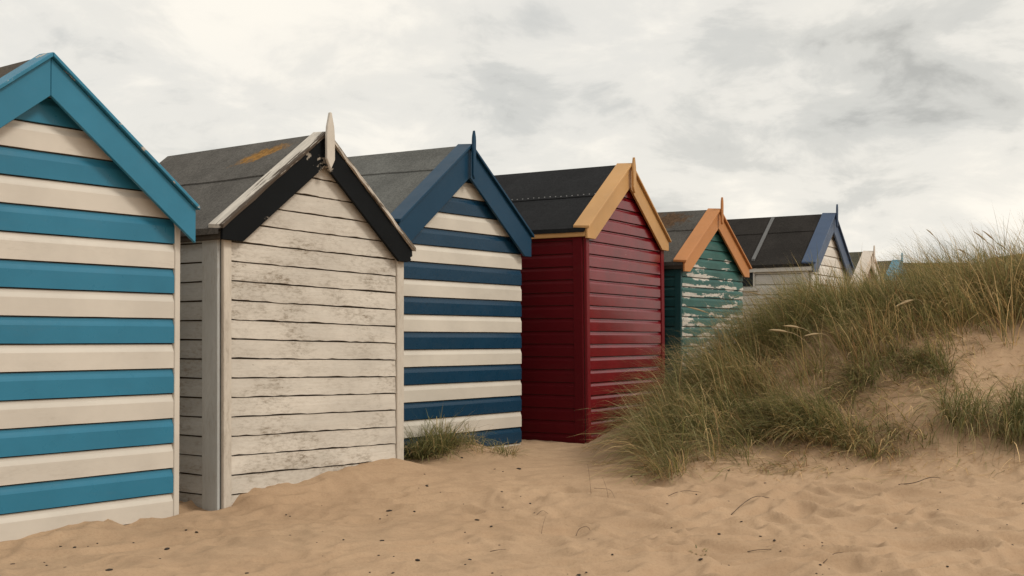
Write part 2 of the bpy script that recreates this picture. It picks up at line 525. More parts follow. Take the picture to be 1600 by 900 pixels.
            if notch and sg > 0:
                zt = Rr - s * X
                poly = [(.0015, Rr), (X, zt), (X + .004, zt - .05), (X - .022, zt - .062), (X - .012, zt - .085), (X - .06, zt - .105), (X - .14, zt - .105)]
                hb = .14; poly[-1] = (X - (vh - .105) / s, zt - .105)
            poly.append((sg * .0015, Rr - vh))
            ys = [(-o - barge_t, -o)] + ([(D + .088, D + .113)] if back else [])
            for y0, y1 in ys:
                self.prism('barge_board', poly, y0, y1, bm_, bevel=.003)
            # capping strip along the verge
            nseg = 14 if ragcap else 1
            verts, faces = [], []
            for j in range(nseg + 1):
                t = j / nseg; xx = .0015 + (X + .014) * t
                f = (-o - barge_t - capf, -o + capw)
                rg = (random.uniform(0, ragcap) if 0 < j < nseg else 0)
                for (y, dz) in ((f[0] + rg, .003), (f[1], .016), (f[1], .016 + ct * .9), (f[0] + rg * .5, .003 + ct)):
                    verts.append((sg * xx, y, Rr - s * xx + dz))
            for j in range(nseg):
                for k in range(4): faces.append((j * 4 + k, j * 4 + (k + 1) % 4, (j + 1) * 4 + (k + 1) % 4, (j + 1) * 4 + k))
            faces += [(0, 1, 2, 3), tuple(nseg * 4 + k for k in range(4))]
            self.mesh('cap_board', verts, faces, (right_cap or capmat) if sg > 0 else capmat, bevel=0 if ragcap else .003, roof=True)
            # eaves
            ft = Rr - s * X - .012
            self.box('eaves_fascia', *sorted((sg * (X - .022), sg * (X + .004))), -o + .004, D + .06, ft - fascia_h - .02, ft - .02, fascia or M_under, roof=True)
        if finial:
            w, zt, zb, mat = finial
            y0 = -o - barge_t - capf - .004
            poly = [(-w / 2, zb + w * .9), (0, zb), (w / 2, zb + w * .9), (w / 2, zt - w * 2.2), (w * .42, zt - w * 1.3), (.10 * w, zt), (-.10 * w, zt), (-w * .42, zt - w * 1.3), (-w / 2, zt - w * 2.2)]
            self.prism('finial', poly, y0 - .026, y0, mat, bevel=.004)
    def post(self, x0, x1, out0, out1, mat, name='corner_post', ztop=None):
        self.box(name, x0, x1, -out1, -out0, self.base - .35, (ztop if ztop is not None else self.wall_top(self.W) + .02), mat, bevel=.004)
    def side_post(self, sg, y0, y1, out1, mat, name='corner_post'):
        W = self.W
        a, b = sorted((sg * (W + .0005), sg * (W + out1)))
        self.box(name, a, b, y0, y1, self.base - .35, self.wall_top(W) + .015, mat, bevel=.004)

D75 = (.6, .8)
# --- hut 1: turquoise and cream stripes
tq, cream = (.030, .178, .285), (.62, .57, .50)
m_tq = paint('turquoise_gloss', tq, .30, .08, 'x', seed=1, grain=.08, spec=.28)
m_tqb = paint('turquoise_trim', (.034, .192, .305), .35, .10, 'o', seed=2, grain=.06, spec=.28)
m_cr = paint('cream_gloss', cream, .45, .22, 'x', seed=3, grain=.15)
m_crz = paint('cream_post', cream, .5, .25, 'z', seed=4)
f1 = felt('old_brown_felt', (.075, .062, .05), 1, moss=.3)
h = Hut((-2.931, 7.292), D75, 1.01, 1.9, -1.215, .762, 1.765, lean=.006, over=.095, eave=.085, lab='beach hut with turquoise and cream stripes, nearest, cut by the left edge')
h.core()
h.clad('front', -1.057, .1706, lambda k: m_tq if k % 2 == 0 else m_cr, p0=0, p1=.018, nseg=10, rag=.0008, thick=.024, gap=.007)
for sd in ('left', 'right', 'back'): h.clad(sd, -1.057, .1706, lambda k: m_cr, nseg=2)
h.post(h.W - .017, h.W + .028, .000, .031, m_crz)
h.side_post(1, .001, .10, .03, m_crz)
m_tqc = peeling('worn_turquoise_cap', (.034, .192, .305), (.50, .47, .42), 'o', seed=8, thresh=.575, sc=(2.5, 6, 4), rough=.5)
h.roof(f1, m_tqc, m_tqb, .235, .235, lap=(.5,), capw=.10)

# --- hut 2: weathered white, black barge boards
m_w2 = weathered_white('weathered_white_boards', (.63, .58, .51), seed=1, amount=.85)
m_w2s = weathered_white('weathered_white_side_shaded', (.49, .505, .50), 'y', seed=2, amount=.9)  # greyer than the front white: shade of the side wall put into the colour
m_w2p = weathered_white('weathered_white_post', (.64, .58, .50), 'z', seed=3, amount=.6)
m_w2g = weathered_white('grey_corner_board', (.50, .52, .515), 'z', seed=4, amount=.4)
m_blk = peeling('flaking_black', (.006, .007, .008), (.34, .30, .25), 'o', seed=6, thresh=.600, sc=(2.6, 2, 3.6), rough=.6, spec=.10, fading=0)
m_flk = flaking_cap('flaking_white_cap', (.66, .61, .54), (.085, .065, .050), .80, seed=2.0)
f2 = felt('grey_felt_lichen', (.098, .092, .084), 2, lichen=(-.17, .44, 0, .12, .18, .9))
h = Hut((-1.505, 9.162), (.595, .803), .953, 1.78, -1.24, .80, 1.611, shear=-.020, over=.055, eave=.055, lab='weathered white beach hut with black barge boards and a white finial')
h.core()
h.clad('front', .680, .1398, lambda k: m_w2, p0=.075, p1=.085, nseg=26, rag=.0035, flat=True, gap=.0085, thick=.021, skew=0)
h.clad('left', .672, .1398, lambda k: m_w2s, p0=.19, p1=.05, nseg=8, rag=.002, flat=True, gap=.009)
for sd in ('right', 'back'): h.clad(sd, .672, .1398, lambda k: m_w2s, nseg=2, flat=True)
h.post(-h.W - .004, -h.W + .068, .000, .032, m_w2p)
h.post(h.W - .080, h.W + .004, .000, .034, m_w2p)
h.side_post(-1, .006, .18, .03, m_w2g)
h.roof(f2, m_flk, m_blk, .235, .085, lap=(.46,), finial=(.086, 1.750, 1.310, paint('finial_white', (.62, .57, .50), .6, .45, 'z', seed=7)), capw=.11, notch=True, ragcap=.02, right_cap=flaking_cap('flaking_white_cap_fall', (.66, .61, .54), (.16, .13, .10), -.80, front=-.19, seed=3.0))

# --- hut 3: navy and cream stripes
navy = (.008, .042, .085)
m_nv = paint('navy_gloss', navy, .28, .06, 'x', seed=11, grain=.08, spec=.3)
m_nvb = paint('navy_trim', (.010, .048, .096), .32, .06, 'o', seed=12, grain=.06, spec=.2)
m_cr3 = paint('ivory_gloss', (.62, .57, .495), .45, .16, 'x', seed=13, grain=.12)
f3 = felt('smooth_grey_felt', (.118, .119, .112), 3)
h = Hut((-.467, 11.045), D75, .906, 2.0, -1.02, .79, 1.83, over=.07, eave=.07, rear=.022, lab='beach hut with navy and cream stripes and navy finial')
h.core()
h.clad('front', .6896, .1567, lambda k: m_nv if k % 2 == 1 else m_cr3, nseg=8, rag=.0006, thick=.024, gap=.006)
for sd in ('left', 'right', 'back'): h.clad(sd, .6896, .1567, lambda k: m_nv if k % 2 == 1 else m_cr3, nseg=2)
h.roof(f3, m_nvb, m_nvb, .285, .20, lap=(.33,), finial=(.042, 1.945, 1.49, m_nvb), capw=.12)

# --- hut 4: dark red, ochre trim
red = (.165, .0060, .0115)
m_rd = Mat('red_gloss', .2, .45)
_b = m_rd.mix(m_rd.step(m_rd.noise(2.1, 5, .6), .3, .7), dk(red, .8), dk(red, 1.15))
_s = m_rd.math('MULTIPLY', m_rd.step(m_rd.noise(15, 8, .75, sc=(.35, 1, 1.3)), .64, .70), m_rd.step(m_rd.noise(1.6, 3, .5, loc=(1.3, 0, 2.2)), .48, .62))
m_rd.col(m_rd.mix(m_rd.math('MULTIPLY', _s, .55), _b, (.42, .22, .20)))
m_rd.bump(m_rd.noise(1, 5, .6, sc=AX['x']), .06, .004)
m_rd.bump(m_rd.noise(5, 3, .5), .05, .02)
m_rd.l(m_rd.math('ADD', m_rd.math('MULTIPLY', m_rd.noise(8, 4, .6), 0.12), .14), m_rd.b.inputs['Roughness'])
m_rd = m_rd.m
m_rds = paint('red_side_shaded', (.100, .0045, .008), .55, .05, 'y', seed=22, spec=.12)  # darker than the front red: shade from the neighbouring hut put into the colour
m_rdp = paint('red_post', (.165, .008, .013), .45, .08, 'z', seed=23, grain=.15, spec=.25)
m_och = paint('ochre_trim', (.54, .30, .115), .5, .12, 'o', seed=24, grain=.10)
f4 = felt('new_black_felt', (.0165, .017, .0185), 4, gloss=.85)
h = Hut((1.239, 12.832), (.5145, .8575), .97, 2.1, -1.08, .732, 1.913, lean=-.026, over=.05, eave=.055, rear=.0, lab='dark red beach hut with ochre barge boards and black felt roof')
h.core()
h.clad('front', .610, .132, lambda k: m_rd, p0=.062, p1=.075, nseg=8, rag=.001, thick=.026, gap=.004)
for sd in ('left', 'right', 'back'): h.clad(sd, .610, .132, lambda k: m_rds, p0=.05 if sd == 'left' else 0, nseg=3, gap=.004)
h.post(-h.W - .006, -h.W + .058, .000, .036, m_rdp)
h.post(h.W - .072, h.W + .006, .000, .036, m_rdp)
h.side_post(-1, .004, .11, .031, m_rds)
h.roof(f4, m_och, m_och, .235, .105, lap=(.52,), finial=(.070, 1.965, 1.575, m_och), capw=.13, fascia=m_och, fascia_h=.055)
# row of pale nail heads along the felt lap
nail = bpy.data.meshes.new('nail_head'); bmn = bmesh.new(); bmesh.ops.create_cone(bmn, cap_ends=True, segments=6, radius1=.007, radius2=.005, depth=.004); bmn.to_mesh(nail); bmn.free()
nail.materials.append(plain('galvanised', (.34, .34, .33), .5))
for i in range(30):
    y = .03 + i * .068
    xx = -(.52 * (h.W + h.eave) - .03 + random.uniform(-.004, .004))
    o = bpy.data.objects.new('nail_head', nail); COL.objects.link(o); o.parent = h.root
    o.location = h.T((xx, y, h.R + h.slope * xx + .0235), True); o.rotation_euler = (0, -math.atan(h.slope), 0)

# --- hut 5: teal, peeling, orange trim
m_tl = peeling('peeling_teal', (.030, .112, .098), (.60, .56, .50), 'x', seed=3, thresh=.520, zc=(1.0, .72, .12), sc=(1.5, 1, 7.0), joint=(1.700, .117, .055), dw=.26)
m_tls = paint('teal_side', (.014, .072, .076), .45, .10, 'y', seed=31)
m_tlp = paint('teal_post', (.012, .066, .072), .45, .10, 'z', seed=32)
m_org = paint('orange_trim', (.54, .228, .078), .55, .22, 'o', seed=33, grain=.12)
f5 = felt('grey_felt_rusty', (.080, .075, .068), 5, rust=(-.16, .62, 0, .18, .40, .1))
h = Hut((2.459, 14.45), D75, .80, 2.1, -.95, .776, 1.605, over=.06, eave=.06, rear=.02, lab='teal beach hut with peeling paint and orange barge boards')
h.core()
h.clad('front', .7355, .117, lambda k: m_tl, p0=.0, p1=.0, nseg=6, rag=.0015, thick=.022, gap=.005)
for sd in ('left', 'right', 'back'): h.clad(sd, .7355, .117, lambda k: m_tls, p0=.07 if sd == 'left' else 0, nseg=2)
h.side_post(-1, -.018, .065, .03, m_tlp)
h.roof(f5, m_org, m_org, .215, .11, lap=(.40,), finial=(.036, 1.735, 1.40, m_org), capw=.12)

# --- hut 6: white, royal blue trim, batten on the roof, small side window
m_wh = paint('white_gloss', (.66, .62, .56), .5, .16, 'x', seed=41)
m_whs = paint('white_side', (.60, .58, .54), .5, .14, 'y', seed=42)
m_whz = paint('white_post', (.62, .59, .54), .5, .14, 'z', seed=43)
m_bl = paint('royal_blue_trim', (.042, .074, .140), .45, .10, 'o', seed=44)
m_bt = plain('grey_batten', (.14, .14, .14), .7)
f6 = felt('rough_black_felt', (.026, .023, .021), 6)
h = Hut((4.73, 17.605), (.527, .85), .90, 2.3, -.9, .80, 1.89, over=.06, eave=.07, lab='white beach hut with royal blue barge boards and a small side window')
h.core()
h.clad('front', .50, .147, lambda k: m_wh, p0=.06, p1=.06, nseg=4, thick=.022, gap=.006)
for sd in ('left', 'right', 'back'): h.clad(sd, .50, .147, lambda k: m_whs, p0=.12 if sd == 'left' else 0, nseg=3, gap=.006)
h.post(-h.W - .004, -h.W + .055, 0, .032, m_whz); h.post(h.W - .055, h.W + .004, 0, .032, m_whz)
h.side_post(-1, .004, .115, .032, m_whz)
h.roof(f6, m_bl, m_bl, .255, .12, lap=(.36,), finial=(.034, 2.01, 1.66, m_bl), capw=.15, fascia=m_whs, fascia_h=.07)
# batten down the slope
s_, X_ = h.slope, h.W + h.eave
h.mesh('batten', [(-x, y, h.R - s_ * x + dz) for x in (.03, X_ * .93) for y, dz in ((.82, .012), (.87, .012), (.87, .045), (.82, .045))], [(0, 1, 2, 3), (4, 5, 6, 7), (0, 1, 5, 4), (1, 2, 6, 5), (2, 3, 7, 6), (3, 0, 4, 7)], m_bt, bevel=.004, roof=True)
# window in the left side
win = h.box('window', -h.W - .028, -h.W - .0245, .83, 1.32, .78, .99, plain('window_back', (.02, .02, .02), .5), bevel=0)
gm = Mat('window_glass', .08, .5); gm.col((.02, .025, .03)); gm = gm.m
h.box('pane', -h.W - .033, -h.W - .029, .831, 1.319, .781, .989, gm, parent=win, bevel=0)
for nm, b in (('window_frame', (.808, .83, .745, 1.010)), ('window_frame', (1.32, 1.36, .745, 1.025)), ('window_frame', (.831, 1.319, .991, 1.010)), ('window_sill', (.76, 1.39, .705, .744))):
    h.box(nm, -h.W - (.062 if nm == 'window_sill' else .044), -h.W - .023, b[0], b[1], b[2], b[3], m_whs, parent=win)

# --- the huts beyond the dune
def far_hut(c, d, W, D, base, slope, apex, wall, trim, ft, lab, fin, ex=.15):
    h = Hut(c, d, W, D, base, slope, apex, over=.06, eave=.06, lab=lab)
    h.core()
    h.clad('front', .5, ex, lambda k: wall, nseg=2); 
    for sd in ('left', 'right', 'back'): h.clad(sd, .5, ex, lambda k: wall, nseg=1)
    h.roof(ft, trim, trim, .23, .12, lap=(.45,), finial=fin, capw=.13)
    return h
m_pk = paint('dusty_pink', (.36, .22, .21), .55, .2, 'x', seed=51)
m_crt = paint('cream_trim', (.66, .58, .50), .55, .25, 'o', seed=52)
m_sk = paint('sky_blue_trim', (.10, .29, .40), .5, .15, 'o', seed=53)
m_mint = paint('mint_boards', (.42, .56, .46), .5, .15, 'x', seed=54)
f7 = felt('olive_grey_felt', (.080, .075, .055), 7, moss=.5)
f9 = felt('mossy_brown_felt', (.090, .068, .042), 9, moss=.6, lichen=(-.12, .9, 0, .09, .25, .2))
far_hut((6.42, 21.3), (.55, .835), .95, 2.1, -.6, .78, 1.60, m_pk, m_crt, f7, 'pinkish beach hut with cream barge boards peeking over the dune grass', (.05, 1.69, 1.36, m_crt))
far_hut((7.82, 24.0), (.62, .785), .85, 2.0, -.6, .80, 1.62, m_sk, m_sk, f7, 'sky blue beach hut gable just showing above the dune grass', (.045, 1.76, 1.42, m_sk))
far_hut((10.7, 27.4), (.05, 1.0), 1.0, 2.9, -.6, .70, 1.80, m_crt, m_crt, f9, 'beach hut roof of mossy brown felt seen side-on beyond the dune', None)
far_hut((11.75, 26.4), (1.0, .1), .95, 2.0, -.6, .80, 1.98, m_mint, m_mint, f7, 'mint green beach hut far off at the right edge behind the grass', None)

# ------------------------------------------------------------------ marram grass
M_grass = grass_mat()
PAL = np.array([(.135, .140, .060), (.175, .172, .092), (.092, .102, .045), (.240, .205, .105), (.360, .275, .150), (.450, .355, .215), (.200, .130, .072)])
def pick(n, w):
    w = np.asarray(w, float); w /= w.sum()
    c = PAL[rng.choice(len(PAL), n, p=w)]
    return np.clip(c * 1.62 * rng.uniform(.62, 1.32, (n, 1)) * np.array([[1.07, 1.0, .88]]), 0, 1)
GREEN = (6, 6, 6, 2.4, 1.0, .5, .8); DRY = (3, 3, 2.5, 3, 2.4, 1.3, 1.8); LUSH = (6, 5, 8, 1.6, .5, .3, .6)
def blades(root, az, el, length, droop, width, col):
    """ribbons: root (n,3), heading az, start elevation el, total bend droop"""
    n = len(root)
    ts = np.array([0, .28, .55, .80, 1.0]); wf = np.array([1, .95, .8, .5])
    hd = np.stack([np.cos(az), np.sin(az), np.zeros(n)], -1)
    side = np.stack([-np.sin(az), np.cos(az), np.zeros(n)], -1)
    tw = rng.uniform(-1.1, 1.1, n)
    up = np.array([0, 0, 1.0])
    sv = side * np.cos(tw)[:, None] + (hd * .5 + up * .5) * np.sin(tw)[:, None]
    P = np.zeros((n, 5, 3)); P[:, 0] = root
    for i in range(1, 5):
        tm = .5 * (ts[i] + ts[i - 1]); e = el - droop * tm ** 1.4
        d = hd * np.cos(e)[:, None] + up * np.sin(e)[:, None]
        P[:, i] = P[:, i - 1] + d * (length * (ts[i] - ts[i - 1]))[:, None]
    # keep the tips above the sand
    for i in range(2, 5):
        g = ground_z(P[:, i, 0], P[:, i, 1]) + .012
        P[:, i, 2] = np.maximum(P[:, i, 2], g)
    V = np.zeros((n, 9, 3))
    for i in range(4):
        o = sv * (width * wf[i] * .5)[:, None]
        V[:, 2 * i] = P[:, i] - o; V[:, 2 * i + 1] = P[:, i] + o
    V[:, 8] = P[:, 4]
    tri = np.array([(0, 1, 3), (0, 3, 2), (2, 3, 5), (2, 5, 4), (4, 5, 7), (4, 7, 6), (6, 7, 8)])
    F = (np.arange(n) * 9)[:, None, None] + tri[None]
    C = np.repeat(col[:, None, :], 9, 1)
    return V.reshape(-1, 3), F.reshape(-1, 3), C.reshape(-1, 3)
def grass_object(name, parts, parent=None):
    off, V, F, C = 0, [], [], []
    for v, f, c in parts:
        V.append(v); F.append(f + off); C.append(c); off += len(v)
    V, F, C = np.concatenate(V), np.concatenate(F), np.concatenate(C)
    me = bpy.data.meshes.new(name)
    me.vertices.add(len(V)); me.vertices.foreach_set('co', V.astype(np.float32).ravel())
    me.loops.add(F.size); me.loops.foreach_set('vertex_index', F.ravel().astype(np.int32))
    me.polygons.add(len(F)); me.polygons.foreach_set('loop_start', (np.arange(len(F)) * 3).astype(np.int32))
    me.update(calc_edges=True)
    a = me.attributes.new('blade', 'FLOAT_COLOR', 'POINT')
    a.data.foreach_set('color', np.concatenate([C, np.ones((len(C), 1))], 1).astype(np.float32).ravel())
    return link(name, me, M_grass, parent)
WIND = math.pi * 1.06            # blades blow towards the left
def tuft(cx, cy, n, rad, ln, mix, wind=.55, el=(1.0, 1.45), droop=(.5, 1.5), azw=None, width=(.0042, .0082)):
    a = rng.uniform(0, 2 * math.pi, n); r = rad * np.sqrt(rng.uniform(0, 1, n))
    x = cx + r * np.cos(a); y = cy + r * np.sin(a)
    w = WIND if azw is None else azw
    vx = np.cos(a) * (1 - wind) + math.cos(w) * wind + rng.normal(0, .28, n)
    vy = np.sin(a) * (1 - wind) + math.sin(w) * wind + rng.normal(0, .28, n)
    az = np.arctan2(vy, vx)
    root = np.stack([x, y, ground_z(x, y) - .015], -1)
    return blades(root, az, rng.uniform(el[0], el[1], n), ln * rng.uniform(.55, 1.1, n), rng.uniform(droop[0], droop[1], n), rng.uniform(width[0], width[1], n), pick(n, mix))
def inside(x, y, poly):
    c = False; j = len(poly) - 1
    for i in range(len(poly)):
        xi, yi = poly[i]; xj, yj = poly[j]
        if (yi > y) != (yj > y) and x < (xj - xi) * (y - yi) / (yj - yi) + xi: c = not c
        j = i
    return c
def scatter(poly, dens):
    xs = [p[0] for p in poly]; ys = [p[1] for p in poly]
    k = int(dens * (max(xs) - min(xs)) * (max(ys) - min(ys)))
    pts = []
    for _ in range(k):
        x, y = rng.uniform(min(xs), max(xs)), rng.uniform(min(ys), max(ys))
        if inside(x, y, poly): pts.append((x, y))
    return pts
parts = []
# the thick growth over the crest of the dune
crest = [(1.75, 11.15), (2.15, 10.6), (2.75, 10.75), (3.2, 10.95), (3.8, 11.02), (4.5, 11.22), (6.4, 11.5), (7.5, 14.3), (4.2, 14.6), (2.6, 12.9), (1.75, 12.1)]
for x, y in scatter(crest, 48):
    dens = .5 + .9 * float(perlin(np.array([x * 1.3]), np.array([y * 1.3]), 31)[0])
    nb = int(56 * max(.22, dens + .35))
    dry = float(perlin(np.array([x * .9 + 4]), np.array([y * .9]), 33)[0]) + .1
    x += rng.normal(0, .10); y += rng.normal(0, .10)
    k = float(np.interp(x, [1.7, 2.6, 3.1, 3.6, 4.1, 4.6, 5.5], [.76, .84, .84, .70, .76, 1.04, 1.08]))
    parts.append(tuft(x, y, nb, .15, k * rng.uniform(.55, 1.02), DRY if dry > -.06 else GREEN, wind=.62, el=(.65, 1.42), droop=(.3, 1.9), azw=WIND + rng.normal(0, .35)))
# the lobe running down towards the red hut
lobe = [(1.10, 9.85), (1.22, 9.42), (1.55, 9.45), (1.9, 9.8), (2.1, 10.5), (2.2, 11.3), (1.7, 11.7), (1.35, 11.4), (1.15, 10.5)]
for x, y in scatter(lobe, 46):
    x += rng.normal(0, .07); y += rng.normal(0, .09)
    parts.append(tuft(x, y, int(rng.uniform(20, 72)), .14, rng.uniform(.38, .80), GREEN if rng.uniform() > .5 else DRY, wind=.62, el=(.30, 1.38), droop=(.4, 2.0), azw=WIND + rng.normal(0, .4)))
# blades lying down the bare face of the dune
for x, y in scatter([(1.9, 9.7), (2.5, 10.9), (3.6, 11.0), (4.4, 11.2), (4.2, 10.3), (3.3, 9.75), (2.3, 9.55)], 40):
    if rng.uniform() < .62:
        parts.append(tuft(x, y, int(rng.uniform(6, 30)), .14, rng.uniform(.22, .60), DRY, wind=.75, el=(.0, .7), droop=(.4, 1.2), azw=math.pi * 1.22))
# dead leaves and broken blades lying on the dune face
nl = 3600
lx = rng.uniform(.7, 6.2, nl); ly = rng.uniform(9.1, 11.8, nl)
keep = (perlin(lx * 1.7, ly * 1.7, 51) > -.25) & (ly > 9.15 + .45 * rng.uniform(0, 1, nl) ** .5)
lx, ly = lx[keep], ly[keep]; nl = len(lx)
root = np.stack([lx, ly, ground_z(lx, ly) + .006], -1)
sl = math.pi * 1.25 + rng.normal(0, .75, nl)
parts.append(blades(root, sl, rng.uniform(-.35, .15, nl), rng.uniform(.05, .34, nl), rng.uniform(0, .5, nl), rng.uniform(.003, .006, nl), pick(nl, (1, 1.5, 1, 3, 3, 1.2, 4))))
# short brown stubble where clumps are rooted
for x, y in scatter([(.85, 9.5), (1.5, 9.3), (2.4, 9.75), (3.6, 10.0), (4.6, 10.2), (4.6, 11.2), (2.6, 11.2), (1.8, 10.4)], 22):
    if rng.uniform() < .6: parts.append(tuft(x, y, int(rng.uniform(10, 30)), .10, rng.uniform(.08, .26), (1, 1, 1.5, 2, 2, 1, 4), wind=.5, el=(.1, 1.2), droop=(.2, 1.6), azw=math.pi * 1.2))
tag(grass_object('dune_grass', parts), 'thick marram grass blowing over the crest and side of the dune', 'grass', kind='stuff')

# clumps that stand apart
def clump(name, spots, lab, **kw):
    ps = []
    for (x, y, n, r, ln, mix) in spots:
        ps.append(tuft(x, y, n, r, ln, mix, **kw))
    o = grass_object(name, ps)
    return tag(o, lab, 'grass clump')
sp = [(3.78 + 1.5 * rng.uniform() ** .85, 10.06 + rng.normal(0, .10) + .12 * rng.uniform(), int(rng.uniform(60, 110)), .12, rng.uniform(.48, .84), LUSH if rng.uniform() > .35 else GREEN) for _ in range(36)]
clump('marram_clump', sp, 'dense green marram clump hanging down the sand face at the right edge', wind=.66, azw=math.pi * 1.42, el=(.3, 1.35), droop=(1.0, 2.6))
sp = [(rng.normal(2.5, .26), rng.normal(10.25, .2), int(rng.uniform(60, 110)), .12, rng.uniform(.40, .66), GREEN if rng.uniform() > .35 else DRY) for _ in range(26)]
clump('marram_clump', sp, 'marram clump on the bare middle of the dune face, blowing left', wind=.7, azw=math.pi * 1.12, el=(.4, 1.2), droop=(.6, 1.6))
sp = [(rng.uniform(3.15, 3.95), rng.normal(10.84, .07), int(rng.uniform(30, 100)), .10, rng.uniform(.24, .42), LUSH) for _ in range(15)]
clump('marram_clump', sp, 'short dark marram fringe along the lip of bare sand', wind=.6, azw=math.pi * 1.2, el=(.2, 1.2), droop=(.6, 1.8))
sp = [(rng.normal(3.2, .28), rng.normal(10.0, .17), int(rng.uniform(12, 50)), .12, rng.uniform(.28, .62), GREEN if rng.uniform() > .75 else DRY) for _ in range(12)]
clump('marram_clump', sp, 'thin marram wisps trailing down to the foot of the dune', wind=.85, azw=math.pi * 1.3, el=(.1, .8), droop=(.5, 1.4))
sp = [(-.74 + rng.normal(0, .12), 10.42 + rng.normal(0, .06), int(rng.uniform(45, 80)), .10, rng.uniform(.34, .58), LUSH if rng.uniform() > .4 else GREEN) for _ in range(13)]
sp += [(-.52 + rng.uniform(-.1, .55), 10.52 + rng.normal(0, .06), int(rng.uniform(25, 45)), .09, rng.uniform(.18, .34), GREEN if rng.uniform() > .5 else DRY) for _ in range(11)]
clump('marram_clump', sp, 'low marram clump on a sand mound against the navy striped hut', wind=.15, el=(.45, 1.4), droop=(.6, 1.9))

# seed stalks
M_straw = plain('straw_stalk', (.36, .27, .155), .8, 30)
def stalk(root, head, lab, hl=.16, hr=.009, bend=.12, grp='marram seed stalks above the dune grass'):
    a = np.array([root[0], root[1], gz(*root)]); b = np.array(head, float)
    mid = .5 * (a + b) + np.array([.06, 0, bend])
    pts = [(1 - t) ** 2 * a + 2 * t * (1 - t) * mid + t * t * b for t in np.linspace(0, 1, 9)]
    def tube(name, pts, rad, parent=None):
        v, f = [], []
        for i, p in enumerate(pts):
            d = pts[min(i + 1, len(pts) - 1)] - pts[max(i - 1, 0)]; d = d / np.linalg.norm(d)
            u = np.cross(d, (0, 1, 0)); u /= np.linalg.norm(u); w = np.cross(d, u)
            for k in range(5):
                q = k * 2 * math.pi / 5
                v.append(tuple(p + rad[i] * (u * math.cos(q) + w * math.sin(q))))
        for i in range(len(pts) - 1):
            for k in range(5): f.append((i * 5 + k, i * 5 + (k + 1) % 5, i * 5 + 5 + (k + 1) % 5, i * 5 + 5 + k))
        me = bpy.data.meshes.new(name); me.from_pydata(v, [], f); me.update()
        return link(name, me, M_straw, parent)
    o = tube('seed_stalk', pts, [.0028] * 9)
    d = pts[-1] - pts[-2]; d /= np.linalg.norm(d)
    hp = [pts[-1] + d * hl * t + np.array([0, 0, -.02 * t * t]) for t in np.linspace(-.1, 1, 7)]
    tube('seed_head', hp, [hr * k * rng.uniform(.85, 1.15) for k in (.25, .8, 1, 1, .8, .5, .08)], o)
    return tag(o, lab, 'seed stalk', grp)
def W3(px, py, y): return ((px - 800) / 1840 * y, y, EYE + (530 - py) / 1840 * y)
stalk((4.72, 12.2), (4.36, 12.2, 2.33), 'single tall seed stalk leaning left against the pale sky', .11, .006)
stalk((5.22, 12.1), (4.86, 12.1, 2.27), 'tall seed stalk against the sky, second from the left on the crest', .17, .008)
stalk((5.30, 12.2), (4.99, 12.2, 2.28), 'tall seed stalk against the sky right beside its twin on the crest', .17, .008)
stalk((5.45, 12.4), (5.20, 12.4, 2.20), 'rightmost seed stalk standing against the sky on the crest', .14, .007)
stalk((4.98, 12.0), (4.62, 12.0, 2.13), 'short bent seed stalk against the sky left of the tall pair', .12, .006)
stalk((3.98, 11.25), (3.78, 11.15, 1.62), 'thick pale seed stalk drooping before the sky blue hut', .20, .014, .2)
stalk((2.95, 10.95), (2.62, 10.8, 1.36), 'pale seed head leaning left, upper of the pair in mid dune grass', .16, .012, .2)
stalk((2.90, 10.9), (2.50, 10.75, 1.32), 'pale seed head lying nearly level, lower of the pair in mid dune grass', .18, .012, .2)
stalk((3.05, 10.95), (2.80, 10.8, 1.30), 'pale seed head right of the pair in mid dune grass', .15, .011, .2)
stalk((2.3, 11.6), (1.90, 11.6, 1.52), 'bent seed stalk crossing in front of the peeling teal hut', .20, .009, .22)
stalk((2.9, 12.2), (2.58, 12.3, 1.72), 'seed stalk leaning before the white hut side wall', .16, .008, .15)
stalk((3.05, 12.3), (2.75, 12.3, 1.68), 'seed stalk right of another before the white hut side wall', .16, .008, .15)

# ------------------------------------------------------------------ bits on the sand
M_dark = plain('dark_wrack', (.035, .026, .020), .8, 60)
M_twig = plain('twig', (.115, .080, .052), .85, 60)
def pebble_mesh(seed):
    r = random.Random(seed); bm = bmesh.new()
    bmesh.ops.create_icosphere(bm, subdivisions=1, radius=1)
    for v in bm.verts:
        k = r.uniform(.65, 1.25); v.co.x *= k * 1.3; v.co.y *= k; v.co.z *= k * .5
    me = bpy.data.meshes.new('wrack_bit'); bm.to_mesh(me); bm.free(); me.materials.append(M_dark); return me
PM = [pebble_mesh(i) for i in range(6)]
# the larger bits, one object each
big_bits = [(-.78, 7.05, .020, 'dark pebble alone on open sand below the navy striped hut'), (-2.02, 7.55, .018, 'dark pebble nearest the gap between turquoise and white huts'),
            (.36, 6.35, .020, 'black pebble at the bottom edge just right of the middle'), (.58, 7.0, .014, 'dark pebble just above and right of the one at the bottom edge'),
            (1.55, 7.35, .016, 'left one of two close dark pebbles in the right foreground'), (1.60, 7.18, .014, 'right one of two close dark pebbles in the right foreground'),
            (1.05, 6.55, .018, 'lone dark pebble below and left of the two close pebbles'), (1.95, 7.5, .014, 'small dark pebble farthest right, below the dune')]
for i, (x, y, s, lab) in enumerate(big_bits):
    o = bpy.data.objects.new('wrack_bit', PM[i % 6]); COL.objects.link(o)
    o.location = (x, y, gz(x, y) + s * .2); s *= .68; o.scale = (s, s, s); o.rotation_euler = (random.uniform(-.2, .2), random.uniform(-.2, .2), random.uniform(0, 6))
    tag(o, lab, 'pebble', 'dark bits lying on the sand')
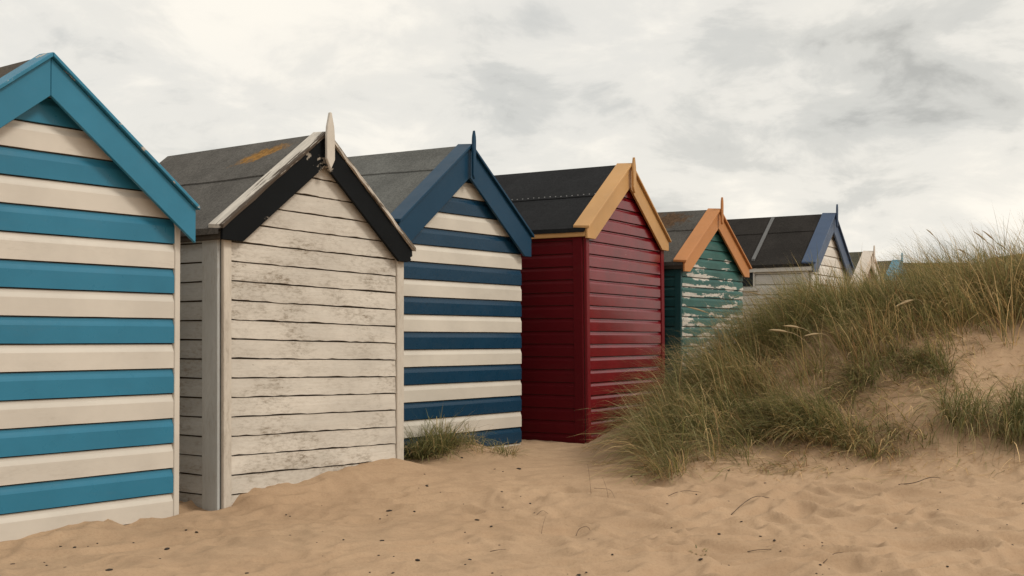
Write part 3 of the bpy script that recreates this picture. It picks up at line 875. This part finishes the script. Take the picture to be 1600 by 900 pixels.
# the uncountable crumbs
bm = bmesh.new()
from mathutils import Matrix, Vector, Euler
for i in range(400):
    y = 5.9 + 4.6 * rng.uniform() ** 1.5; x = rng.uniform(-.46, .46) * y
    q = .8 * (x + 2.077) - .6 * (y - 8.4)
    if q < .15: continue
    if float(perlin(np.array([x * .8]), np.array([y * .8]), 41)[0]) < -.15 and rng.uniform() < .7: continue
    s = rng.uniform(.003, .008) if rng.uniform() < .85 else rng.uniform(.008, .014)
    m = Matrix.Translation((x, y, gz(x, y) + s * .15)) @ Euler((0, 0, rng.uniform(0, 6))).to_matrix().to_4x4() @ Matrix.Diagonal((s * rng.uniform(.8, 2.2), s, s * .6, 1))
    bmesh.ops.create_icosphere(bm, subdivisions=1, radius=1, matrix=m)
me = bpy.data.meshes.new('wrack_crumbs'); bm.to_mesh(me); bm.free()
tag(link('wrack_crumbs', me, M_dark), 'scattered dark crumbs of wrack and shell over the sand', 'debris', kind='stuff')

def twig(pts, rad, lab, name='twig', mat=None):
    v, f = [], []
    P = [Vector((x, y, gz(x, y) + z)) for x, y, z in pts]
    # smooth by midpoint subdivision
    for _ in range(2):
        Q = [P[0]]
        for a, b in zip(P, P[1:]): Q += [a.lerp(b, .25), a.lerp(b, .75)]
        P = Q + [P[-1]]
    for i, p in enumerate(P):
        d = (P[min(i + 1, len(P) - 1)] - P[max(i - 1, 0)]).normalized()
        u = d.cross(Vector((.1, .2, 1))).normalized(); w = d.cross(u)
        r = .42 * rad * (1 - .6 * i / len(P)) * random.uniform(.8, 1.2)
        for k in range(6): v.append(p + r * (u * math.cos(k * math.pi / 3) + w * math.sin(k * math.pi / 3)))
    n = len(P)
    for i in range(n - 1):
        for k in range(6): f.append((i * 6 + k, i * 6 + (k + 1) % 6, i * 6 + 6 + (k + 1) % 6, i * 6 + 6 + k))
    f += [tuple(range(6)), tuple((n - 1) * 6 + k for k in range(6))]
    me = bpy.data.meshes.new(name); me.from_pydata([tuple(a) for a in v], [], f); me.update()
    return tag(link(name, me, mat or M_twig), lab, 'twig')
twig([(.41, 7.55, .0), (.43, 7.6, .05), (.49, 7.6, .045), (.51, 7.56, .0)], .006, 'dark stalk curled into a small arch on the sand', 'curled_stalk')
twig([(.19, 7.6, .0), (.20, 7.66, .03), (.22, 7.70, .055)], .004, 'thin twig stuck upright in the sand left of the curled stalk')
twig([(.17, 8.1, .004), (.21, 8.14, .02), (.25, 8.12, .0)], .005, 'short bent twig lying on the middle of the sand')
twig([(1.37, 6.85, .004), (1.44, 6.87, .012), (1.51, 6.86, .003)], .008, 'dark stick lying flat in the right foreground')
twig([(1.75, 6.62, .004), (1.83, 6.68, .012), (1.90, 6.74, .004)], .006, 'short slanting stick in the right foreground sand')
twig([(1.50, 8.05, .004), (1.62, 8.25, .02), (1.74, 8.4, .03), (1.84, 8.42, .01)], .009, 'long brown root lying in the sand below the dune')
twig([(3.02, 9.2, .004), (3.14, 9.18, .03), (3.28, 9.24, .05), (3.38, 9.3, .02)], .012, 'gnarled driftwood root at the foot of the dune')
twig([(-.13, 6.98, .003), (-.07, 7.0, .008), (-.01, 6.99, .003)], .005, 'small twig lying level in the sand at centre')
twig([(.58, 8.62, -.02), (.57, 8.63, .10), (.555, 8.64, .21)], .0035, 'thin dead stalk standing in the sand left of the dune')
twig([(.70, 8.55, -.02), (.69, 8.56, .07), (.66, 8.57, .15)], .0035, 'shorter dead stalk standing beside the dune grass')
twig([(.60, 8.60, .06), (.66, 8.58, .065), (.72, 8.56, .055), (.74, 8.5, .01)], .0045, 'dead stalk lying across the two standing ones')
twig([(1.10, 8.62, .005), (1.25, 8.72, .02), (1.42, 8.84, .02)], .007, 'grey stick lying under the left dune grass')
# a green sprig
o = grass_object('sea_sprig', [tuft(1.10, 6.9, 14, .03, .05, LUSH, wind=.1, el=(.1, .7), droop=(.2, .6), width=(.008, .012))])
tag(o, 'tiny green sprig lying in the right foreground sand', 'sprig')
